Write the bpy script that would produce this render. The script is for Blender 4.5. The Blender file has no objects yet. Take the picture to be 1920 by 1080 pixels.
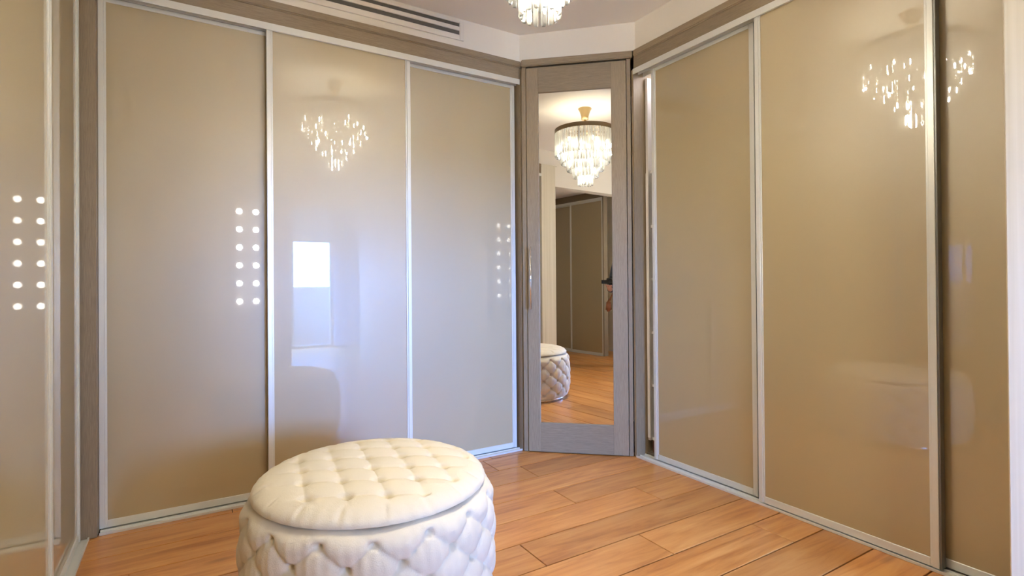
import bpy, bmesh, math, random
from math import sin, cos, pi, radians
from mathutils import Matrix, Vector, Euler

random.seed(7)
sc = bpy.context.scene
COL = sc.collection

# ------------------------------------------------------------------ camera
YAW, ROLL, PITCH, FPX, CYPX = 0.5475, 0.0079, -0.0058, 1000.43, -17.28
cam_d = bpy.data.cameras.new('camera'); cam = bpy.data.objects.new('camera', cam_d); COL.objects.link(cam)
F0 = Vector((sin(YAW), cos(YAW), 0)); R0 = Vector((cos(YAW), -sin(YAW), 0)); U0 = Vector((0, 0, 1))
Fw = F0*cos(PITCH) - U0*sin(PITCH)
Up = U0*cos(PITCH) + F0*sin(PITCH)
Rt = R0*cos(ROLL) - Up*sin(ROLL)
Up2 = Up*cos(ROLL) + R0*sin(ROLL)
m = Matrix((Rt, Up2, -Fw)).transposed().to_4x4(); m.translation = (0, 0, 1.15)
cam.matrix_world = m
cam_d.sensor_width = 36; cam_d.lens = FPX/1920*36; cam_d.shift_y = CYPX/1920; cam_d.clip_start = 0.02
sc.camera = cam

# ------------------------------------------------------------------ world, daylight, exposure
w = bpy.data.worlds.new('world'); sc.world = w; w.use_nodes = True
bg = w.node_tree.nodes['Background']; bg.inputs[0].default_value = (0.14, 0.36, 1, 1); bg.inputs[1].default_value = 210
def area(name, loc, rot, sx, sy, power, col):
    d = bpy.data.lights.new(name, 'AREA'); d.shape = 'RECTANGLE'; d.size = sx; d.size_y = sy; d.energy = power; d.color = col
    o = bpy.data.objects.new(name, d); o.location = loc; o.rotation_euler = rot; COL.objects.link(o); return o
# open sky enters through the bedroom window behind the dressing room; the portal only guides sampling of that sky
pt = area('window_portal', (1.25, -3.91, .98), (radians(90), 0, 0), 2.0, 1.9, 1, (1, 1, 1)); pt.data.cycles.is_portal = True
BULB_W = 8.2
sc.view_settings.view_transform = 'Standard'; sc.view_settings.look = 'None'
sc.view_settings.exposure = 0.16; sc.view_settings.gamma = 1; sc.view_settings.use_curve_mapping = False

# ------------------------------------------------------------------ materials
def srgb(r, g, b):
    f = lambda c: (c/255/12.92 if c/255 <= .04045 else ((c/255+.055)/1.055)**2.4)
    return (f(r), f(g), f(b), 1)
def newmat(name):
    mt = bpy.data.materials.new(name); mt.use_nodes = True
    nt = mt.node_tree; return mt, nt, nt.nodes['Principled BSDF']
def simple(name, col, rough=.5, metal=0, coat=0, coat_r=.03, spec=.5, noise=0, nscale=40, bump=0, bscale=200):
    mt, nt, p = newmat(name)
    p.inputs['Base Color'].default_value = col; p.inputs['Roughness'].default_value = rough; p.inputs['Metallic'].default_value = metal
    p.inputs['Coat Weight'].default_value = coat; p.inputs['Coat Roughness'].default_value = coat_r
    p.inputs['Specular IOR Level'].default_value = spec
    tc = nt.nodes.new('ShaderNodeTexCoord')
    if noise:
        n = nt.nodes.new('ShaderNodeTexNoise'); n.inputs['Scale'].default_value = nscale; n.inputs['Detail'].default_value = 4
        nt.links.new(tc.outputs['Object'], n.inputs['Vector'])
        mx = nt.nodes.new('ShaderNodeMix'); mx.data_type = 'RGBA'
        mx.inputs[6].default_value = tuple(c*(1-noise) for c in col[:3])+(1,); mx.inputs[7].default_value = tuple(min(1, c*(1+noise)) for c in col[:3])+(1,)
        nt.links.new(n.outputs['Fac'], mx.inputs[0]); nt.links.new(mx.outputs[2], p.inputs['Base Color'])
    if bump:
        n = nt.nodes.new('ShaderNodeTexNoise'); n.inputs['Scale'].default_value = bscale; n.inputs['Detail'].default_value = 3
        nt.links.new(tc.outputs['Object'], n.inputs['Vector'])
        b = nt.nodes.new('ShaderNodeBump'); b.inputs['Strength'].default_value = bump; b.inputs['Distance'].default_value = .004
        nt.links.new(n.outputs['Fac'], b.inputs['Height']); nt.links.new(b.outputs[0], p.inputs['Normal'])
    return mt
def grain(name, c0, c1, c2, scale, rough, stretch, per_obj=True, knots=0, bump=.05, coat=0):
    """wood: noise stretched along one object axis, shifted per object"""
    mt, nt, p = newmat(name); N = nt.nodes.new; L = nt.links.new
    tc = N('ShaderNodeTexCoord'); mp = N('ShaderNodeMapping'); mp.inputs['Scale'].default_value = stretch
    oi = N('ShaderNodeObjectInfo'); mul = N('ShaderNodeMath'); mul.operation = 'MULTIPLY'; mul.inputs[1].default_value = 57
    cmb = N('ShaderNodeCombineXYZ'); add = N('ShaderNodeVectorMath'); add.operation = 'ADD'
    L(oi.outputs['Random'], mul.inputs[0])
    if per_obj:
        for i in range(3): L(mul.outputs[0], cmb.inputs[i])
    L(tc.outputs['Object'], add.inputs[0]); L(cmb.outputs[0], add.inputs[1]); L(add.outputs[0], mp.inputs['Vector'])
    n = N('ShaderNodeTexNoise'); n.inputs['Scale'].default_value = scale; n.inputs['Detail'].default_value = 7; n.inputs['Roughness'].default_value = .62; n.inputs['Distortion'].default_value = .7
    L(mp.outputs[0], n.inputs['Vector'])
    cr = N('ShaderNodeValToRGB'); e = cr.color_ramp.elements
    e[0].position = .3; e[0].color = c0; e[1].position = .72; e[1].color = c2
    m_ = e.new(.5); m_.color = c1
    L(n.outputs['Fac'], cr.inputs[0])
    out = cr.outputs[0]
    if per_obj:
        hs = N('ShaderNodeHueSaturation'); mr = N('ShaderNodeMapRange'); mr.inputs[3].default_value = .80; mr.inputs[4].default_value = 1.1
        L(oi.outputs['Random'], mr.inputs[0]); L(mr.outputs[0], hs.inputs['Value']); L(out, hs.inputs['Color']); out = hs.outputs[0]
    if knots:
        mp2 = N('ShaderNodeMapping'); mp2.inputs['Scale'].default_value = (1.3, 4.2, 1); L(add.outputs[0], mp2.inputs['Vector'])
        v = N('ShaderNodeTexVoronoi'); v.inputs['Scale'].default_value = 1.25; L(mp2.outputs[0], v.inputs['Vector'])
        kr = N('ShaderNodeValToRGB'); kr.color_ramp.elements[0].position = .02; kr.color_ramp.elements[0].color = (1, 1, 1, 1)
        kr.color_ramp.elements[1].position = .13; kr.color_ramp.elements[1].color = (0, 0, 0, 1); L(v.outputs['Distance'], kr.inputs[0])
        kf = N('ShaderNodeMath'); kf.operation = 'MULTIPLY'; kf.inputs[1].default_value = knots; L(kr.outputs[0], kf.inputs[0])
        mx = N('ShaderNodeMix'); mx.data_type = 'RGBA'; L(kf.outputs[0], mx.inputs[0]); L(out, mx.inputs[6]); mx.inputs[7].default_value = tuple(c*.45 for c in c0[:3])+(1,)
        out = mx.outputs[2]
    L(out, p.inputs['Base Color']); p.inputs['Roughness'].default_value = rough
    p.inputs['Coat Weight'].default_value = coat; p.inputs['Coat Roughness'].default_value = .25
    b = N('ShaderNodeBump'); b.inputs['Strength'].default_value = bump; b.inputs['Distance'].default_value = .002
    L(n.outputs['Fac'], b.inputs['Height']); L(b.outputs[0], p.inputs['Normal'])
    return mt
def emis(name, col, s):
    mt = bpy.data.materials.new(name); mt.use_nodes = True; nt = mt.node_tree; nt.nodes.clear()
    e = nt.nodes.new('ShaderNodeEmission'); e.inputs[0].default_value = col; e.inputs[1].default_value = s
    o = nt.nodes.new('ShaderNodeOutputMaterial'); nt.links.new(e.outputs[0], o.inputs[0]); return mt

M = {}
M['glass_door'] = simple('lacquered_glass', srgb(166, 147, 103), .50, coat=1, coat_r=.012, spec=.8)
M['glass_door'].node_tree.nodes['Principled BSDF'].inputs['IOR'].default_value = 1.9
M['glass_door'].node_tree.nodes['Principled BSDF'].inputs['Coat IOR'].default_value = 1.65
M['alu'] = simple('satin_aluminium', srgb(222, 222, 214), .36, metal=.3, bump=.02, bscale=300)
M['alu_dark'] = simple('aluminium_channel', srgb(120, 120, 116), .4, metal=.7)
M['taupe'] = grain('taupe_oak', srgb(124, 108, 85), srgb(139, 122, 97), srgb(152, 135, 109), 16, .55, (20, 20, .9), per_obj=True, bump=.08)
M['taupe_h'] = grain('taupe_oak_horizontal', srgb(124, 108, 85), srgb(139, 122, 97), srgb(152, 135, 109), 16, .55, (.9, 20, 20), per_obj=True, bump=.08)
M['oak'] = grain('oak_floor', srgb(164, 100, 46), srgb(196, 132, 68), srgb(212, 154, 88), 2.6, .36, (.8, 8, 1), knots=.85, bump=.06, coat=.25)
M['joint'] = simple('floor_joint', srgb(84, 50, 28), .9)
M['cream'] = simple('cream_plaster', srgb(233, 226, 212), .75, bump=.03, bscale=120)
M['white'] = simple('white_ceiling_paint', srgb(238, 233, 224), .8, bump=.02, bscale=90)
M['vent_white'] = simple('vent_white_enamel', srgb(228, 222, 210), .4)
M['black'] = simple('matt_black', srgb(32, 31, 30), .55)
M['mirror'] = simple('mirror_silver', (.93, .93, .91, 1), .0, metal=1)
M['chrome'] = simple('polished_chrome', (.85, .85, .86, 1), .08, metal=1)
M['brass'] = simple('aged_brass', srgb(176, 152, 112), .35, metal=.8)
M['bronze'] = simple('ring_bronze', srgb(140, 122, 96), .38, metal=.75)
M['shelf_white'] = simple('white_melamine', srgb(236, 232, 226), .35)
M['dark_wood'] = simple('dark_brown_wood', srgb(96, 58, 34), .4, noise=.25, nscale=30)
M['carcass'] = simple('carcass_board', srgb(120, 108, 94), .7)
M['bulb'] = emis('bulb_and_sparkle_glow', (1, .93, .82, 1), 420)
M['vanity_bulb'] = emis('vanity_bulb_glow', (1, .95, .86, 1), 160)
M['led'] = emis('led_strip_glow', (.93, .9, 1, 1), 75)
M['skin'] = simple('skin', srgb(214, 164, 140), .5)
M['jacket'] = simple('charcoal_cloth', srgb(70, 74, 86), .9, noise=.15, nscale=80, bump=.1)
M['trousers'] = simple('dark_cloth', srgb(52, 50, 56), .9, bump=.1)
M['hair'] = simple('brown_hair', srgb(62, 44, 34), .6)
M['bag'] = simple('tan_leather', srgb(150, 92, 56), .5, noise=.2, nscale=25)
M['curtain'] = simple('sheer_curtain', srgb(236, 236, 240), .9)
# wallpaper: cream with soft vertical stripes
mt, nt, p = newmat('striped_wallpaper'); N = nt.nodes.new; L = nt.links.new
tc = N('ShaderNodeTexCoord'); mp = N('ShaderNodeMapping'); mp.inputs['Scale'].default_value = (22, 22, .25); L(tc.outputs['Object'], mp.inputs[0])
n = N('ShaderNodeTexNoise'); n.inputs['Scale'].default_value = 2.2; n.inputs['Detail'].default_value = 5; L(mp.outputs[0], n.inputs[0])
cr = N('ShaderNodeValToRGB'); cr.color_ramp.elements[0].position = .3; cr.color_ramp.elements[0].color = srgb(208, 198, 172); cr.color_ramp.elements[1].position = .7; cr.color_ramp.elements[1].color = srgb(228, 220, 200)
L(n.outputs[0], cr.inputs[0]); L(cr.outputs[0], p.inputs['Base Color']); p.inputs['Roughness'].default_value = .7; M['wallpaper'] = mt
# off-white woven upholstery
mt, nt, p = newmat('woven_ivory_fabric'); N = nt.nodes.new; L = nt.links.new
p.inputs['Base Color'].default_value = srgb(214, 203, 180); p.inputs['Roughness'].default_value = .95; p.inputs['Sheen Weight'].default_value = .08
tc = N('ShaderNodeTexCoord'); b = N('ShaderNodeBump'); b.inputs['Strength'].default_value = .35; b.inputs['Distance'].default_value = .0025
n = N('ShaderNodeTexNoise'); n.inputs['Scale'].default_value = 260; n.inputs['Detail'].default_value = 3; L(tc.outputs['Object'], n.inputs[0])
n2 = N('ShaderNodeTexNoise'); n2.inputs['Scale'].default_value = 34; n2.inputs['Detail'].default_value = 4; L(tc.outputs['Object'], n2.inputs[0])
ad = N('ShaderNodeMath'); ad.operation = 'MULTIPLY_ADD'; ad.inputs[1].default_value = 1.6; L(n2.outputs[0], ad.inputs[0]); L(n.outputs[0], ad.inputs[2])
L(ad.outputs[0], b.inputs['Height']); L(b.outputs[0], p.inputs['Normal']); M['ivory'] = mt
# crystal: clear bar with scattered sparkle, lets the lamps shine through
mt = bpy.data.materials.new('cut_crystal'); mt.use_nodes = True; nt = mt.node_tree; nt.nodes.clear(); N = nt.nodes.new; L = nt.links.new
tr = N('ShaderNodeBsdfTransparent'); tr.inputs[0].default_value = (.96, .96, .94, 1)
tl = N('ShaderNodeBsdfTranslucent'); tl.inputs[0].default_value = (.95, .95, .93, 1)
gl = N('ShaderNodeBsdfGlossy'); gl.inputs['Roughness'].default_value = .06
fr = N('ShaderNodeFresnel'); fr.inputs[0].default_value = 1.75
oi = N('ShaderNodeObjectInfo'); mr = N('ShaderNodeMapRange'); mr.inputs[3].default_value = .40; mr.inputs[4].default_value = .95; L(oi.outputs['Random'], mr.inputs[0])
m1 = N('ShaderNodeMixShader'); L(mr.outputs[0], m1.inputs[0]); L(tr.outputs[0], m1.inputs[1]); L(tl.outputs[0], m1.inputs[2])
mxm = N('ShaderNodeMath'); mxm.operation = 'MAXIMUM'; mxm.inputs[1].default_value = .10; L(fr.outputs[0], mxm.inputs[0])
m2 = N('ShaderNodeMixShader'); L(mxm.outputs[0], m2.inputs[0]); L(m1.outputs[0], m2.inputs[1]); L(gl.outputs[0], m2.inputs[2])
o = N('ShaderNodeOutputMaterial'); L(m2.outputs[0], o.inputs[0]); M['crystal'] = mt
# window pane
mt = bpy.data.materials.new('window_pane'); mt.use_nodes = True; nt = mt.node_tree; nt.nodes.clear(); N = nt.nodes.new; L = nt.links.new
tr = N('ShaderNodeBsdfTransparent'); gl = N('ShaderNodeBsdfGlossy'); gl.inputs['Roughness'].default_value = 0; mx = N('ShaderNodeMixShader'); mx.inputs[0].default_value = .07
L(tr.outputs[0], mx.inputs[1]); L(gl.outputs[0], mx.inputs[2]); o = N('ShaderNodeOutputMaterial'); L(mx.outputs[0], o.inputs[0]); M['pane'] = mt

# ------------------------------------------------------------------ mesh helpers
def obj(name, bm, mat, parent=None, smooth=False):
    me = bpy.data.meshes.new(name); bm.to_mesh(me); bm.free()
    if smooth:
        for f in me.polygons: f.use_smooth = True
    me.materials.append(M[mat] if isinstance(mat, str) else mat)
    ob = bpy.data.objects.new(name, me); COL.objects.link(ob)
    if parent: ob.parent = parent
    return ob
def bx(bm, x0, x1, y0, y1, z0, z1, bevel=0, seg=1):
    r = bmesh.ops.create_cube(bm, size=1)
    vs = r['verts']
    for v in vs: v.co = Vector((x0+(v.co.x+.5)*(x1-x0), y0+(v.co.y+.5)*(y1-y0), z0+(v.co.z+.5)*(z1-z0)))
    if bevel:
        es = list({e for v in vs for e in v.link_edges})
        bmesh.ops.bevel(bm, geom=es, offset=bevel, segments=seg, affect='EDGES')
    return bm
def boxes(*bs, bevel=0, seg=1):
    bm = bmesh.new()
    for b in bs: bx(bm, *b, bevel=bevel, seg=seg)
    return bm
def lathe(prof, n=32, cap=True):
    bm = bmesh.new(); rings = []
    for r, z in prof:
        rings.append([bm.verts.new((r*cos(2*pi*i/n), r*sin(2*pi*i/n), z)) for i in range(n)])
    for a, b_ in zip(rings[:-1], rings[1:]):
        for i in range(n): bm.faces.new((a[i], a[(i+1) % n], b_[(i+1) % n], b_[i]))
    if cap:
        bm.faces.new(list(reversed(rings[0]))); bm.faces.new(rings[-1])
    bmesh.ops.recalc_face_normals(bm, faces=bm.faces)
    return bm
def tube(pts, r, n=10):
    bm = bmesh.new(); rings = []
    pts = [Vector(p) for p in pts]
    for i, p in enumerate(pts):
        d = (pts[min(i+1, len(pts)-1)]-pts[max(i-1, 0)]).normalized()
        a = d.orthogonal().normalized() if i == 0 else (a - d*a.dot(d)).normalized()
        b = d.cross(a)
        rr = r[i] if isinstance(r, (list, tuple)) else r
        rings.append([bm.verts.new(p+(a*cos(2*pi*k/n)+b*sin(2*pi*k/n))*rr) for k in range(n)])
    for q, s in zip(rings[:-1], rings[1:]):
        for k in range(n): bm.faces.new((q[k], q[(k+1) % n], s[(k+1) % n], s[k]))
    bm.faces.new(list(reversed(rings[0]))); bm.faces.new(rings[-1])
    bmesh.ops.recalc_face_normals(bm, faces=bm.faces)
    return bm
def tag(o, label, cat, group=None):
    o['label'] = label; o['category'] = cat
    if group: o['group'] = group
    return o
def thing(name, label, cat, loc=(0, 0, 0), rz=0, group=None):
    o = bpy.data.objects.new(name, None); o.empty_display_size = .1; COL.objects.link(o)
    o.location = loc; o.rotation_euler = (0, 0, rz); return tag(o, label, cat, group)
def struct(name, bm, mat, label=None, parent=None):
    o = obj(name, bm, mat, parent)
    if parent is None: o['kind'] = 'structure'
    if label: o['label'] = label
    return o

# ------------------------------------------------------------------ key dimensions (metres)
YA, XB, XC = 3.079, 2.496, -0.380          # front lines of the three wardrobe tracks
ZT = 2.50; CEIL = 2.85; YBACK = -1.30
ANG = radians(41.9)                        # mirrored corner door
PL = Vector((1.972, 3.031, 0))             # its left lower corner on the floor
BLKX, BLKY = 2.10, 0.596                   # end of the cream wall beside the right wardrobe

# ------------------------------------------------------------------ floor with planks
fl = boxes((-3.2, 4.6, -6.2, 3.9, -.06, -.012))
floor = struct('floor', fl, 'joint', 'oak plank floor with dark narrow joints')
PW = .2095; Y0 = 1.571; gap = .0045
plank_cache = {}
def plank(x0, x1, y0, y1):
    key = (round(x1-x0, 3), round(y1-y0, 3))
    if key not in plank_cache:
        bm = boxes((-(x1-x0)/2+gap/2, (x1-x0)/2-gap/2, -(y1-y0)/2+gap*.7, (y1-y0)/2-gap*.7, -.012, 0))
        es = [e for e in bm.edges if all(abs(v.co.z) < 1e-6 for v in e.verts)]
        bmesh.ops.bevel(bm, geom=es, offset=.0012, segments=1, affect='EDGES')
        o = obj('plank', bm, 'oak', floor); plank_cache[key] = o.data
    else:
        o = bpy.data.objects.new('plank', plank_cache[key]); COL.objects.link(o); o.parent = floor
    o.location = ((x0+x1)/2, (y0+y1)/2, 0)
JOINTS = {}
KN = {1.994+.21*0: 0}
known = [(1.30, 2.41), (1.72, 2.23), (1.24, 1.90), (1.62, 2.83), (1.77, 2.66)]
for k in range(-14, 8):
    y0 = Y0+k*PW; y1 = y0+PW
    if y1 > YA+.25: break
    yc = (y0+y1)/2
    xmin = -.40 if yc > .63 else -2.75
    xmax = 2.56 if yc > BLKY else BLKX
    if y0 < YBACK: y0 = YBACK
    y1 = min(y1, YA+.02)
    if y1-y0 < .02: continue
    j = None
    for kx, ky in known:
        if y0 <= ky < y1: j = kx
    if j is None: j = random.uniform(-.2, 2.2)
    cuts = [j]
    x = j
    while True:
        x -= random.choice([1.25, 1.5, 1.75]);
        if x < xmin+.15: break
        cuts.insert(0, x)
    x = j
    while True:
        x += random.choice([1.25, 1.5, 1.75])
        if x > xmax-.15: break
        cuts.append(x)
    cuts = [xmin]+[c for c in cuts if xmin+.1 < c < xmax-.1]+[xmax]
    for a, b in zip(cuts[:-1], cuts[1:]): plank(a, b, y0, y1)
# bedroom floor beyond the doorway: planks too far to tell apart
struct('floor_bedroom', boxes((-.6, 4.4, -4.2, YBACK-.002, -.012, 0)), 'oak', 'oak floor of the bedroom beyond the doorway')

# ------------------------------------------------------------------ shell
struct('ceiling', boxes((XC-.75, XB+.75, YBACK-.12, YA+.75, CEIL, CEIL+.1)), 'white', 'white ceiling of the dressing room')
struct('wall_back_left', boxes((XC-.75, 3.3, YA+.655, YA+.75, -.012, CEIL)), 'cream', 'cream wall behind the three-door wardrobe')
struct('wall_right', boxes((XB+.66, XB+.75, YBACK, YA+.66, -.012, CEIL)), 'cream', 'cream wall behind the right wardrobe')
struct('wall_left', boxes((XC-.75, XC-.66, .62, YA+.66, -.012, CEIL)), 'cream', 'cream wall behind the left wardrobe')
# bulkheads above the wardrobes
yb = YA+.022; xb = XB+.022; xc = XC-.022; ZB = 2.662
CA = Vector((1.966, yb)); CB = Vector((xb, 2.556))
bm = bmesh.new()
poly = [(xc, yb), CA, CB, (xb, .2), (xb+.6, .2), (xb+.6, YA+.65), (xc, YA+.65)]
v0 = [bm.verts.new((p[0], p[1], ZB)) for p in poly]; v1 = [bm.verts.new((p[0], p[1], CEIL)) for p in poly]
bm.faces.new(list(reversed(v0))); bm.faces.new(v1)
for i in range(len(poly)): bm.faces.new((v0[i], v0[(i+1) % len(poly)], v1[(i+1) % len(poly)], v1[i]))
bmesh.ops.recalc_face_normals(bm, faces=bm.faces)
struct('wall_bulkhead_front', bm, 'cream', 'cream bulkhead above the wardrobes, under the ceiling')
struct('wall_bulkhead_left', boxes((xc-.6, xc, .57, YA+.65, ZB, CEIL)), 'cream', 'cream bulkhead above the left wardrobe')
# end of the left wardrobe, header beam, corridor, back wall
struct('wall_left_end', boxes((XC-.66, XC-.01, .627, .866, -.012, ZB)), 'wallpaper', 'striped cream wallpaper on the wall end beside the left wardrobe')
struct('wall_header', boxes((XC-.2, XC-.04, YBACK, .627, 2.40, CEIL)), 'cream', 'cream header beam over the corridor opening')
struct('ceiling_corridor', boxes((-3.1, XC-.2, YBACK-.1, .62, 2.545, 2.64)), 'white', 'white lower ceiling of the corridor')
struct('wall_corridor_end', boxes((-3.1, -3.0, YBACK-.1, .72, -.012, 2.545)), 'cream', 'cream end wall of the corridor')
struct('wall_corridor_side', boxes((-3.0, XC-.66, .62, .72, -.012, 2.64)), 'cream', 'cream side wall of the corridor')
DL, DR, DZ = 1.17, BLKX, 2.17
struct('wall_rear', boxes((-3.0, DL, YBACK-.12, YBACK, -.012, CEIL), (DL, DR, YBACK-.12, YBACK, DZ, CEIL)), 'wallpaper', 'striped cream wallpaper on the rear wall with the doorway')
struct('wall_right_end', boxes((BLKX, XB+.66, YBACK-.12, BLKY, -.012, CEIL), bevel=.004, seg=2), 'wallpaper', 'cream wall end next to the right wardrobe')
# bedroom shell
struct('wall_bedroom_left', boxes((-.7, -.6, -3.9, YBACK-.12, -.012, CEIL)), 'white', 'white bedroom wall')
struct('wall_bedroom_right', boxes((4.4, 4.5, -3.9, YBACK-.12, -.012, CEIL)), 'white', 'white bedroom wall')
struct('ceiling_bedroom', boxes((-.7, 4.5, -3.9, YBACK-.12, CEIL, CEIL+.1)), 'white', 'white bedroom ceiling')
struct('wall_bedroom_inner', boxes((XB+.66, 4.5, YBACK-.12, YBACK, -.012, CEIL)), 'white', 'white bedroom wall beside the doorway')
WX0, WX1, WZ1, WY = .25, 2.25, 1.93, -3.8
struct('wall_window', boxes((-.7, WX0, WY-.1, WY, -.012, CEIL), (WX1, 4.5, WY-.1, WY, -.012, CEIL), (WX0, WX1, WY-.1, WY, WZ1, CEIL)), 'white', 'white wall around the bedroom window')
WM = [WX0, .92, 1.58, WX1]
win = struct('window_1', boxes(*[(max(WX0, q-.025), min(WX1, q+.025), WY-.08, WY-.02, .02, WZ1) for q in WM], (WX0, WX1, WY-.08, WY-.02, 0, .05), (WX0, WX1, WY-.08, WY-.02, WZ1-.04, WZ1)), 'alu', 'tall aluminium framed bedroom window')
for a, b in zip(WM[:-1], WM[1:]):
    for z0, z1 in ((.05, WZ1-.04),): obj('pane', boxes((a+.025, b-.025, WY-.053, WY-.047, z0, z1)), 'pane', win)

struct('window_view_blocker', boxes((-1.5, 5.5, -5.4, -5.25, -.06, 1.08)), 'carcass', 'added low wall darkening the lower view through the bedroom window')  # low wall added outside to keep the lower window view dark
struct('ground', boxes((-80, 80, -160, -6.21, -.7, -.4)), simple('dry_ground', srgb(120, 124, 104), .9, noise=.3, nscale=.4), 'open ground outside the bedroom window')
# ------------------------------------------------------------------ fitted sliding wardrobes
def sliding_door(parent, x0, x1, y, z0, z1, sw=.031):
    """frame: flat stile + stepped inner lip each side, slim rails; pane of lacquered glass"""
    t = .024; lip = .008; bs = []
    for s in (0, 1):
        a, b = (x0, x0+sw-.009) if s == 0 else (x1-sw+.009, x1)
        bs.append((a, b, y, y+t, z0, z1))
        a, b = (x0+sw-.009, x0+sw) if s == 0 else (x1-sw, x1-sw+.009)
        bs.append((a, b, y+.004, y+t, z0, z1))
    bs.append((x0+sw, x1-sw, y+.003, y+t, z0, z0+.034)); bs.append((x0+sw, x1-sw, y+.003, y+t, z1-.02, z1))
    d = obj('door', boxes(*bs, bevel=.0012), 'alu', parent)
    obj('glass_panel', boxes((x0+sw-.004, x1-sw+.004, y+.0085, y+.0145, z0+.03, z1-.016)), 'glass_door', d)
    return d
def wardrobe(name, label, loc, rz, x0, x1, doors, depth=.62, ends=(True, True), cornice=(0, 0), back=True, lay=(.008, .050)):
    t = thing(name, label, 'wardrobe', loc, rz)
    # top track with front lip, floor track with two grooves
    tr = obj('top_track', boxes((x0, x1, 0, .004, ZT, ZT+.036), (x0, x1, .004, .095, ZT+.028, ZT+.036), (x0, x1, .046, .049, ZT+.006, ZT+.028), (x0, x1, .091, .095, ZT, ZT+.028)), 'alu', t)
    obj('floor_track', boxes((x0, x1, 0, .006, 0.001, .012), (x0, x1, .006, .085, 0.001, .005), (x0, x1, .036, .042, .005, .012), (x0, x1, .079, .085, .005, .012)), 'alu', t)
    obj('fascia_board', boxes((x0, x1, .007, .03, ZT+.037, ZT+.1148), bevel=.001), 'taupe_h', t)
    obj('cornice', boxes((x0-cornice[0], x1+cornice[1], -.002, .03, ZT+.115, ZB-.002), bevel=.006, seg=3), 'taupe_h', t)
    bs = [(x0, x1, .1, depth, ZT+.04, ZT+.06)]
    if back: bs.append((x0, x1, depth-.01, depth, .02, ZT+.04))
    if ends[0]: bs.append((x0, x0+.018, .1, depth-.01, .02, ZT+.04))
    if ends[1]: bs.append((x1-.018, x1, .1, depth-.01, .02, ZT+.04))
    bs.append((x0, x1, .1, depth, .001, .02))
    obj('carcass', boxes(*bs), 'carcass', t)
    for a, b, layer in doors:
        sliding_door(t, a, b, lay[layer], .0135, ZT+.022 if layer == 0 else ZT+.006)
    return t
wa = wardrobe('sliding_wardrobe', 'wide wardrobe with three taupe glass sliding doors, air vent above it', (0, YA, 0), 0, -.347, 1.951,
              [(-.352, .42, 1), (.366, 1.168, 0), (1.11, 1.938, 1)], cornice=(.03, .012))
wb = wardrobe('sliding_wardrobe', 'wardrobe with taupe glass doors beside the mirror, one slid open to a lit gap', (XB, 0, 0), -pi/2, -2.557, -.62,
              [(-2.447, -1.722, 1), (-1.690, -.920, 0), (-.975, -.640, 1)], ends=(False, True), cornice=(-.002, 0))
wc = wardrobe('sliding_wardrobe', 'wardrobe with overlapping taupe glass doors opposite the wardrobe with the lit gap', (XC, 0, 0), pi/2, .87, 3.062,
              [(2.20, 3.042, 1), (1.50, 2.285, 0), (.93, 1.55, 1)], cornice=(0, .02), lay=(-.004, .028))
# wood corner post between left and three-door wardrobes
obj('end_post', boxes((-.372-.06, -.353, YA-.012, YA+.1, .002, ZT+.112), bevel=.001), 'taupe', wa).location = (0, -YA, 0)
obj('side_panel', boxes((1.9535, 1.966, .002, .10, .002, ZT+.11)), 'taupe', wa)
# handle profile on the front door of the right wardrobe (deep edge return)
d = [c for c in wb.children if c.name.startswith('door')][1]
obj('edge_pull', boxes((-.9195, -.912, .010, .046, .0135, ZT+.02), bevel=.001), 'alu_dark', d)

# lit interior seen through the gap of the right wardrobe (local frame of wb: x=-Y, y=+X)
obj('side_panel', boxes((-2.578, -2.560, .008, .61, .002, ZT+.035)), 'taupe', wb)
ip = thing('wardrobe_insert', 'white shelf unit inside the lit gap of the wardrobe beside the mirror', 'shelf unit', (XB+.105, 2.556, 0), -pi/2)
obj('upright', boxes((.004, .024, 0, .48, .10, 2.49), bevel=.001), 'shelf_white', ip)
obj('back_panel', boxes((.024, .70, .47, .48, .10, 2.42)), 'shelf_white', ip)
for z in (.10, .45, .80, 1.15, 1.50, 1.86): obj('shelf', boxes((.024, .70, .02, .47, z, z+.018)), 'shelf_white', ip)
obj('front_trim', boxes((.012, .034, -.012, 0, .12, 1.86), bevel=.001), 'shelf_white', ip)
obj('foot', boxes((.03, .07, .01, .05, .021, .10), bevel=.004), 'dark_wood', ip)
obj('foot', boxes((.62, .66, .01, .05, .021, .10), bevel=.004), 'dark_wood', ip)
led = tag(obj('led_strip', boxes((XB+.12, XB+.50, 2.40, 2.415, 2.518, 2.527)), 'led'), 'white light strip under the top of the wardrobe with the lit gap', 'light strip')

# ------------------------------------------------------------------ mirrored corner cabinet
cc = thing('corner_cabinet', 'taupe wood corner cabinet with tall mirror door and chrome handle', 'cabinet', PL, -ANG)
DW = .662
fr_b = boxes((0, .081, 0, .022, .006, 2.598), (.565, DW, 0, .022, .006, 2.598), bevel=.0015)
door = obj('door', fr_b, 'taupe', cc)
obj('top_rail', boxes((.081, .565, .0005, .022, 2.428, 2.598), bevel=.001), 'taupe_h', door)
obj('bottom_rail', boxes((.081, .565, .0005, .022, .006, .200), bevel=.001), 'taupe_h', door)
obj('mirror_glass', boxes((.079, .567, .012, .017, .198, 2.43)), 'mirror', door)
obj('door_back', boxes((.079, .567, .017, .022, .198, 2.43)), 'carcass', door)
hb = tube([(.024, 0, .985), (.024, -.03, .985)], .005); h = obj('handle', hb, 'chrome', door, True)
bm = tube([(.024, -.032, .965), (.024, -.032, 1.385)], .0075, 14); obj('handle_bar', bm, 'chrome', door, True)
bm = tube([(.024, 0, 1.365), (.024, -.03, 1.365)], .005); obj('handle_post', bm, 'chrome', door, True)
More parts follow.
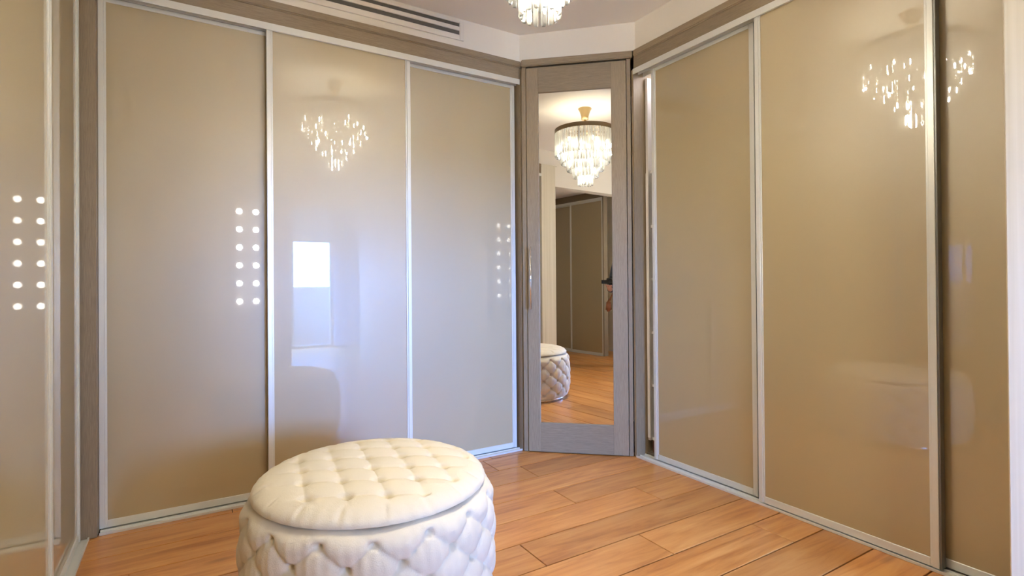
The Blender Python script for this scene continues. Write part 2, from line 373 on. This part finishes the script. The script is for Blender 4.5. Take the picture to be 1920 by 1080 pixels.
# posts either side of the door, cornice above
obj('post', boxes((-.034, -.004, .010, .035, .002, 2.612), bevel=.001), 'taupe', cc)
obj('post', boxes((DW+.004, DW+.030, .012, .06, .002, 2.612), bevel=.001), 'taupe', cc)
obj('cornice', boxes((-.036, DW+.042, -.002, .03, 2.614, ZB-.002), bevel=.006, seg=3), 'taupe_h', cc)
obj('carcass', boxes((.0, DW, .03, .04, .01, 2.60), (.0, DW, .03, .22, 2.60, 2.612)), 'carcass', cc)

# ------------------------------------------------------------------ air vent in the bulkhead
vt = thing('air_vent', 'long white slot air vent with two dark slots in the bulkhead', 'vent', (.80, yb, 2.765))
vx0, vx1 = -.72, .735
obj('backing', boxes((vx0+.012, vx1-.02, -.004, -.001, -.055, .06)), simple('vent_throat', srgb(84, 80, 74), .7), vt)
for z0, z1 in ((.052, .066), (.004, .028), (-.058, -.024)): obj('bar', boxes((vx0+.0105, vx1-.0305, -.012, -.002, z0, z1), bevel=.002), 'vent_white', vt)
for a, b in ((vx0-.03, vx0+.01), (vx1-.03, vx1)): obj('end_cap', boxes((a, b, -.013, -.002, -.058, .066), bevel=.002), 'vent_white', vt)

# ------------------------------------------------------------------ ottoman
OC = (2.0*sin(radians(16.68)), 2.0*cos(radians(16.68)))
ot = thing('tufted_ottoman', 'round ivory tufted fabric ottoman with lift-off lid on the oak floor', 'ottoman', (OC[0], OC[1], 0), .5)
def tuft(s, t, crease=.35):
    """0 at creases and tuft points, 1 on top of the pillows; s,t are diamond lattice coordinates"""
    a = abs(sin(pi*s)); b = abs(sin(pi*t))
    return (a*b)**crease
def lattice_pit(s, t, w):
    ds = s-round(s); dt = t-round(t)
    return math.exp(-(ds*ds+dt*dt)/(w*w))
NC = 16; RB = .425
nu, zs = 480, []
H = .455
bm = bmesh.new(); rings = []
prof = []
# body side from floor base up, then rounded shoulder inwards
for i in range(70):
    z = .03+(.385-.03)*i/69; prof.append((RB, z, 1.0))
for i in range(1, 13):
    a = pi/2*i/12; prof.append((RB-.05+.05*cos(a), .385+.05*sin(a), 1-i/12))
for i in range(1, 6): prof.append((RB-.05-.10*i/5, .435, 0))
rs = random.Random(3)
ph = [rs.uniform(0, 2*pi) for _ in range(8)]
for r, z, wgt in prof:
    ring = []
    for k in range(nu):
        th = 2*pi*k/nu
        x = th/(2*pi)*NC; y = (z-.400)/.066
        # tuft points where x+y/2.. integer: rows staggered by half a column
        s = x + y*.5; t = x - y*.5
        wob = .06*sin(3*th+ph[0])+.05*sin(7*th+ph[1]+z*20)
        edge_top = min(1, max(0, (.425-z)/.03)); edge_bot = min(1, max(0, (z-.04)/.05))
        keep = edge_top*edge_bot
        h = tuft(s+wob*.3, t+wob*.3, .34); pit = lattice_pit(s+wob*.3, t+wob*.3, .10)
        bulge = .018*sin(pi*min(1, max(0, (z-.03)/.40)))**.6
        cr = (1-h)*.019 + pit*.030
        wr = .0016*sin(th*61+ph[2]+18*z)*sin(th*23+ph[3]) * wgt
        rr = r + bulge*wgt - cr*keep*wgt + wr
        if edge_bot < 1: rr -= .012*(1-edge_bot)
        zz = z - (1-wgt)*.004*sin(th*9+ph[4])
        ring.append(bm.verts.new((rr*cos(th), rr*sin(th), zz)))
    rings.append(ring)
for a, b in zip(rings[:-1], rings[1:]):
    for k in range(nu): bm.faces.new((a[k], a[(k+1) % nu], b[(k+1) % nu], b[k]))
bm.faces.new(list(reversed(rings[0]))); bm.faces.new(rings[-1])
bmesh.ops.recalc_face_normals(bm, faces=bm.faces)
obj('body', bm, 'ivory', ot, True)
obj('base_ring', lathe([(.385, .0), (.395, .002), (.395, .028), (.385, .032)], 64), 'chrome', ot, True)
# lid: domed, tufted on a staggered grid
RL = .402; bm = bmesh.new(); rings = []; nr = 110
def lid_h(x, y, rho):
    sx, sy = .142, .100
    u = x/sx+.25; v = y/sy+.3
    s = u+v*.5; t = u-v*.5
    fade = min(1, max(0, (RL-.045-rho)/.05))
    h = tuft(s, t, .55); pit = lattice_pit(s, t, .14)
    return fade*(-(1-h)*.009 - pit*.025)
qs = [sin(pi/2*i/nr) for i in range(nr+1)]
top_c = bm.verts.new((0, 0, .505+lid_h(0, 0, 0)))
for q in qs[1:]:
    ring = []
    for k in range(nu):
        th = 2*pi*k/nu; rho = RL*q
        fold = math.exp(-((((th*18/(2*pi)) % 1)-.5)/.07)**2)*math.exp(-((q-.93)/.06)**2)
        g = sin(th*47+ph[5])*sin(th*13+ph[6])*(1 if q > .9 else q**8)
        x, y = rho*cos(th), rho*sin(th)
        z = .443+.062*max(0, 1-q**5)**.5 - .004*fold + .0010*g + lid_h(x, y, rho)
        rr = 1-.006*fold+.003*g*q**12
        ring.append(bm.verts.new((x*rr, y*rr, z)))
    rings.append(ring)
rings.append([bm.verts.new(((RL-.012)*cos(2*pi*k/nu), (RL-.012)*sin(2*pi*k/nu), .438)) for k in range(nu)])
for k in range(nu): bm.faces.new((top_c, rings[0][k], rings[0][(k+1) % nu]))
for a, b in zip(rings[:-1], rings[1:]):
    for k in range(nu): bm.faces.new((a[k], b[k], b[(k+1) % nu], a[(k+1) % nu]))
bm.faces.new(list(reversed(rings[-1])))
bmesh.ops.recalc_face_normals(bm, faces=bm.faces)
obj('lid', bm, 'ivory', ot, True)

# ------------------------------------------------------------------ chandelier
CH = (1.077, 1.56)
cd = thing('chandelier', 'five-tier round crystal bar chandelier hanging from the white ceiling', 'chandelier', (CH[0], CH[1], CEIL))
dz = lambda z: z-CEIL
obj('canopy', lathe([(.066, 0), (.066, -.006), (.052, -.03), (.036, -.08), (.034, -.11)], 32), 'brass', cd, True)
obj('stem', lathe([(.012, -.11), (.012, dz(2.30))], 12), 'brass', cd, True)
def ring_bm(r, z0, z1, th=.008, n=72):
    bm = bmesh.new(); R = []
    for rr, z in ((r, z0), (r, z1), (r-th, z1), (r-th, z0)): R.append([bm.verts.new((rr*cos(2*pi*i/n), rr*sin(2*pi*i/n), z)) for i in range(n)])
    for q in range(4):
        a, b = R[q], R[(q+1) % 4]
        for i in range(n): bm.faces.new((a[i], a[(i+1) % n], b[(i+1) % n], b[i]))
    bmesh.ops.recalc_face_normals(bm, faces=bm.faces); return bm
TIERS = [(.290, 2.600, 2.375, 64), (.234, 2.520, 2.305, 52), (.176, 2.450, 2.235, 40), (.120, 2.385, 2.168, 27), (.068, 2.300, 2.090, 16)]
obj('top_ring', ring_bm(.300, dz(2.600), dz(2.640)), 'bronze', cd)
for k in range(6):
    a = k*pi/3
    obj('spoke', tube([(.012*cos(a), .012*sin(a), dz(2.625)), (.293*cos(a), .293*sin(a), dz(2.625))], .005, 8), 'bronze', cd, True)
for r, zt, zb, n in TIERS[1:]:
    obj('tier_ring', ring_bm(r+.006, dz(zt), dz(zt)+.010, .012, 48), 'brass', cd)
    for k in range(3):
        a = k*2*pi/3+.4
        obj('tier_hanger', tube([(r*cos(a), r*sin(a), dz(zt)+.008), (r*cos(a), r*sin(a), dz(2.622))], .002, 6), 'brass', cd, True)
cry = {}
for r, zt, zb, n in TIERS:
    ln = zt-zb; wdt = 2*pi*r/n*.80/2
    bm = bmesh.new()
    # three-sided bar with bevelled tip: flat face outward
    sec = [(-wdt, .004), (-wdt*.55, .009), (wdt*.55, .009), (wdt, .004), (0, -.010)]
    A = [bm.verts.new((x, y, 0)) for x, y in sec]; B = [bm.verts.new((x, y, -ln+.010)) for x, y in sec]; C_ = [bm.verts.new((x*.75, y*.6, -ln)) for x, y in sec]
    for P, Q in ((A, B), (B, C_)):
        for i in range(5): bm.faces.new((P[i], P[(i+1) % 5], Q[(i+1) % 5], Q[i]))
    bm.faces.new(A); bm.faces.new(list(reversed(C_)))
    bmesh.ops.recalc_face_normals(bm, faces=bm.faces)
    o0 = obj('crystal_bar', bm, 'crystal', cd); me = o0.data
    for k in range(n):
        o = o0 if k == 0 else bpy.data.objects.new('crystal_bar', me)
        if k: COL.objects.link(o); o.parent = cd
        a = 2*pi*k/n
        o.location = (r*cos(a), r*sin(a), dz(zt)); o.rotation_euler = (0, 0, a-pi/2+random.uniform(-.35, .35))
# lamps, then extra glow points added as crystal sparkle
bulb_bm = lathe([(.002, .018), (.005, .013), (.0062, 0), (.005, -.012), (.002, -.017)], 10)
b0 = obj('bulb', bulb_bm, 'bulb', cd, True)
spots = [(.205*cos(a), .205*sin(a), 2.50) for a in [k*pi/3+.2 for k in range(6)]] + [(.145*cos(a), .145*sin(a), 2.40) for a in [k*pi/2+.5 for k in range(4)]] + [(.06*cos(a), .06*sin(a), 2.32) for a in (0, 2.1, 4.2)] + [(0.03, 0, 2.215), (-.03, 0.01, 2.19)]
NLAMP = len(spots)
for (tr_, tz, tn) in ((.272, 2.47, 22), (.266, 2.42, 22), (.212, 2.37, 18), (.155, 2.30, 14), (.098, 2.235, 9), (.046, 2.16, 5)):  # added glowing bulbs without lamps, imitating glints in the crystal bars
    spots += [(tr_*cos(2*pi*q/tn+tz*9), tr_*sin(2*pi*q/tn+tz*9), tz+random.uniform(-.03, .03)) for q in range(tn)]
for i, (x, y, z) in enumerate(spots):
    o = b0 if i == 0 else bpy.data.objects.new('bulb', b0.data)
    if i: COL.objects.link(o); o.parent = cd
    o.location = (x, y, dz(z))
    if i >= NLAMP: continue
    ld = bpy.data.lights.new('chandelier_lamp', 'POINT'); ld.energy = BULB_W; ld.color = (1, .91, .67); ld.shadow_soft_size = .03
    lo = bpy.data.objects.new('chandelier_lamp', ld); COL.objects.link(lo); lo.location = (CH[0]+x, CH[1]+y, z-.045)

# ------------------------------------------------------------------ corridor sliding doors (seen in the mirror)
cw = thing('sliding_door_screen', 'grey-brown glass sliding doors across the corridor, seen in the tall mirror', 'sliding door', (0, -.74, 0), pi)
obj('top_track', boxes((.835, 2.9, 0, .09, 2.40, 2.44)), 'alu', cw)
obj('fascia_board', boxes((.815, 2.9, .004, .09, 2.44, 2.543)), 'taupe_h', cw)
obj('end_post', boxes((.815, .833, .004, .09, .002, 2.44)), 'taupe', cw)
obj('floor_track', boxes((.835, 2.9, 0, .09, .001, .008)), 'alu', cw)
sliding_door(cw, .838, 1.56, .010, .010, 2.41)
sliding_door(cw, 1.50, 2.25, .050, .010, 2.41)
sliding_door(cw, 2.20, 2.89, .010, .010, 2.41)

# ------------------------------------------------------------------ lighted vanity mirror on the rear wall (seen in the glass doors)
vm = thing('vanity_mirror', 'tall narrow vanity mirror with two columns of glowing bulbs', 'mirror', (.665, YBACK, 0), pi)
obj('frame', boxes((-.15, .15, .003, .03, .80, 2.22), bevel=.004), 'shelf_white', vm).location = (0, -.035, 0)
obj('mirror_glass', boxes((-.055, .055, -.0065, -.0045, .86, 2.16)), 'mirror', vm)
vb = lathe([(.014, -.02), (.030, -.012), (.036, 0), (.030, .014), (.012, .026)], 14)
q0 = obj('bulb', vb, 'vanity_bulb', vm, True); first = True
for r_ in range(6):
    for sx in (-.095, .095):
        o = q0 if first else bpy.data.objects.new('bulb', q0.data)
        if not first: COL.objects.link(o); o.parent = vm
        first = False
        o.location = (sx, -.03, .93+r_*.228); o.rotation_euler = (pi/2, 0, 0)
# the vanity frame faces +y of the world = local -y after the half turn
# ------------------------------------------------------------------ bedroom curtains
def curtain(x0, x1, label):
    bm = bmesh.new(); n = 90; a = []; b = []
    for i in range(n+1):
        x = x0+(x1-x0)*i/n; y = -3.68+.022*sin(i*1.05)+.01*sin(i*.37)
        a.append(bm.verts.new((x, y, .03))); b.append(bm.verts.new((x, y, 2.5)))
    for i in range(n): bm.faces.new((a[i], a[i+1], b[i+1], b[i]))
    bmesh.ops.solidify(bm, geom=bm.faces, thickness=.003)
    tag(obj('curtain', bm, 'curtain', None, True), label, 'curtain')
curtain(-.15, .24, 'white curtain hanging at the near jamb of the bedroom window')
curtain(2.26, 2.7, 'white curtain hanging at the far side of the bedroom window')
tag(obj('curtain_rail', tube([(-.2, -3.69, 2.52), (2.8, -3.69, 2.52)], .012), 'alu', None, True), 'slim metal curtain rail above the bedroom window', 'curtain rail')

# ------------------------------------------------------------------ photographer (a sliver shows in the tall mirror)
PX = R0*.18-F0*.31
pe = thing('person', 'person in charcoal jacket and dark trousers holding a camera at chest height', 'person', (PX.x, PX.y, 0), -YAW)
def skinned(name, verts, edges, mat, parent, sub=2, root=0):
    me = bpy.data.meshes.new(name); me.from_pydata([v[:3] for v in verts], edges, [])
    o = bpy.data.objects.new(name, me); COL.objects.link(o); o.parent = parent
    md = o.modifiers.new('skin', 'SKIN'); md.use_smooth_shade = True
    for i, v in enumerate(verts):
        r = v[3]; me.skin_vertices[0].data[i].radius = r if isinstance(r, tuple) else (r, r)
        me.skin_vertices[0].data[i].use_root = (i == root)
    sb = o.modifiers.new('sub', 'SUBSURF'); sb.levels = sub; sb.render_levels = sub
    me.materials.append(M[mat]); return o
V = [(0, 0, .95, (.15, .115)), (0, 0, 1.12, (.13, .10)), (0, -.01, 1.30, (.155, .11)), (0, .0, 1.42, (.08, .07)), (0, .02, 1.49, (.052, .055)),
     (0, .05, 1.57, (.066, .085)), (0, .055, 1.64, (.072, .09)), (0, .04, 1.70, (.05, .06))]
E_ = [(i, i+1) for i in range(7)]
def chain(pts, frm):
    prev = frm
    for p_ in pts:
        V.append(p_); E_.append((prev, len(V)-1)); prev = len(V)-1
    return prev
lw = chain([(-.17, -.01, 1.37, .055), (-.215, .02, 1.06, .043), (-.225, .18, 1.035, .032), (-.215, .232, 1.066, (.036, .022))], 2)
rw = chain([(.17, -.01, 1.37, .055), (.215, .02, 1.10, .043), (-.05, .16, 1.10, .032), (-.105, .21, 1.125, (.036, .022))], 2)
for sx in (-.03, -.012, .008, .026): chain([(-.215+sx, .245, 1.083, .010), (-.215+sx*1.1, .262, 1.090, .009), (-.215+sx*1.1, .268, 1.100, .008)], lw)
chain([(-.252, .225, 1.085, .011), (-.270, .228, 1.105, .009)], lw)
for i_ in range(4): chain([(-.115, .228, 1.145-.02*i_, .010), (-.128, .246, 1.148-.02*i_, .009), (-.136, .240, 1.148-.02*i_, .008)], rw)
chain([(-.11, .195, 1.15, .011), (-.13, .19, 1.165, .009)], rw)
for s in (-1, 1): chain([(s*.09, 0, .86, .095), (s*.10, .015, .50, .062), (s*.10, -.01, .10, .042), (s*.105, .06, .045, .035), (s*.11, .13, .035, .03)], 0)
skinned('body', V, E_, 'skin', pe)
JV = [(-.01, 0, .84, (.215, .145)), (-.01, 0, 1.0, (.20, .135)), (0, -.005, 1.15, (.155, .125)), (0, -.01, 1.32, (.175, .125)), (0, 0, 1.43, (.09, .085))]
JE = [(0, 1), (1, 2), (2, 3), (3, 4)]
for s, el, wr in ((-1, (-.22, .02, 1.05), (-.225, .165, 1.035)), (1, (.22, .02, 1.09), (-.035, .15, 1.10))):
    b_ = len(JV); JV += [(s*.18, -.01, 1.37, .072), (*el, .06), (*wr, .045)]; JE += [(3, b_), (b_, b_+1), (b_+1, b_+2)]
skinned('jacket', JV, JE, 'jacket', pe)
TV = [(0, 0, .95, (.16, .12)), (0, 0, .86, (.15, .115))]; TE = [(0, 1)]
for s in (-1, 1):
    b_ = len(TV); TV += [(s*.095, 0, .78, .098), (s*.10, .015, .50, .075), (s*.10, -.01, .10, .058)]; TE += [(1, b_), (b_, b_+1), (b_+1, b_+2)]
skinned('trousers', TV, TE, 'trousers', pe)
for s in (-1, 1):
    o = skinned('shoe', [(s*.10, -.03, .05, (.042, .045)), (s*.105, .06, .042, (.046, .036)), (s*.112, .15, .034, (.038, .028))], [(0, 1), (1, 2)], 'black', pe)
hr = skinned('hair', [(0, .0, 1.60, (.09, .075)), (0, .005, 1.68, (.09, .095)), (0, .03, 1.735, (.06, .07)), (0, -.03, 1.50, (.075, .05))], [(0, 1), (1, 2), (0, 3)], 'hair', pe)
for s in (-1, 1):
    bm = bmesh.new(); bmesh.ops.create_uvsphere(bm, u_segments=10, v_segments=8, radius=.011); o = obj('eye', bm, 'black', pe, True); o.location = (s*.03, .132, 1.615)
bm = bmesh.new(); bmesh.ops.create_cone(bm, segments=8, radius1=.014, radius2=.005, depth=.04, cap_ends=True); o = obj('nose', bm, 'skin', pe, True); o.location = (0, .143, 1.59); o.rotation_euler = (radians(-20), 0, 0)
o = obj('mouth', boxes((-.022, .022, .126, .134, 1.553, 1.560), bevel=.002), simple('lips', srgb(176, 100, 92), .5), pe)
# camera in the hands; the picture is taken from its lens
pcx = -.20
ph_ = thing('photo_camera', 'black camera with side screen held by the person', 'camera', (PX.x, PX.y, 0), -YAW)
obj('camera_body', boxes((pcx-.062, pcx+.062, .165, .215, 1.108, 1.190), (pcx-.022, pcx+.022, .17, .21, 1.188, 1.215), bevel=.005, seg=2), 'black', ph_)
lb = lathe([(.034, 0), (.036, .02), (.036, .055), (.033, .06), (.028, .057), (.026, .05)], 28); o = obj('lens', lb, 'black', ph_, True); o.location = (pcx, .215, 1.15); o.rotation_euler = (-pi/2, 0, 0)
obj('flip_screen', boxes((pcx-.140, pcx-.066, .160, .172, 1.115, 1.165), bevel=.002), 'black', ph_)
# shoulder bag
bg_ = thing('shoulder_bag', 'small tan leather shoulder bag at the hip of the person', 'bag', (PX.x, PX.y, 0), -YAW)
bm = boxes((-.305, -.235, -.03, .10, .735, .885), bevel=.02, seg=3)
for v in bm.verts:
    k = (v.co.z-.735)/.15; v.co.y = .035+(v.co.y-.035)*(1-.35*k); v.co.x = -.265+(v.co.x+.265)*(1.05-.35*k)
obj('pouch', bm, 'bag', bg_, True)
obj('strap', tube([(-.262, -.02, .88), (-.20, -.13, 1.10), (-.02, -.14, 1.40), (.12, -.02, 1.455), (.10, .10, 1.38), (-.06, .15, 1.15), (-.262, .09, .88)], .007, 8), 'bag', bg_, True)
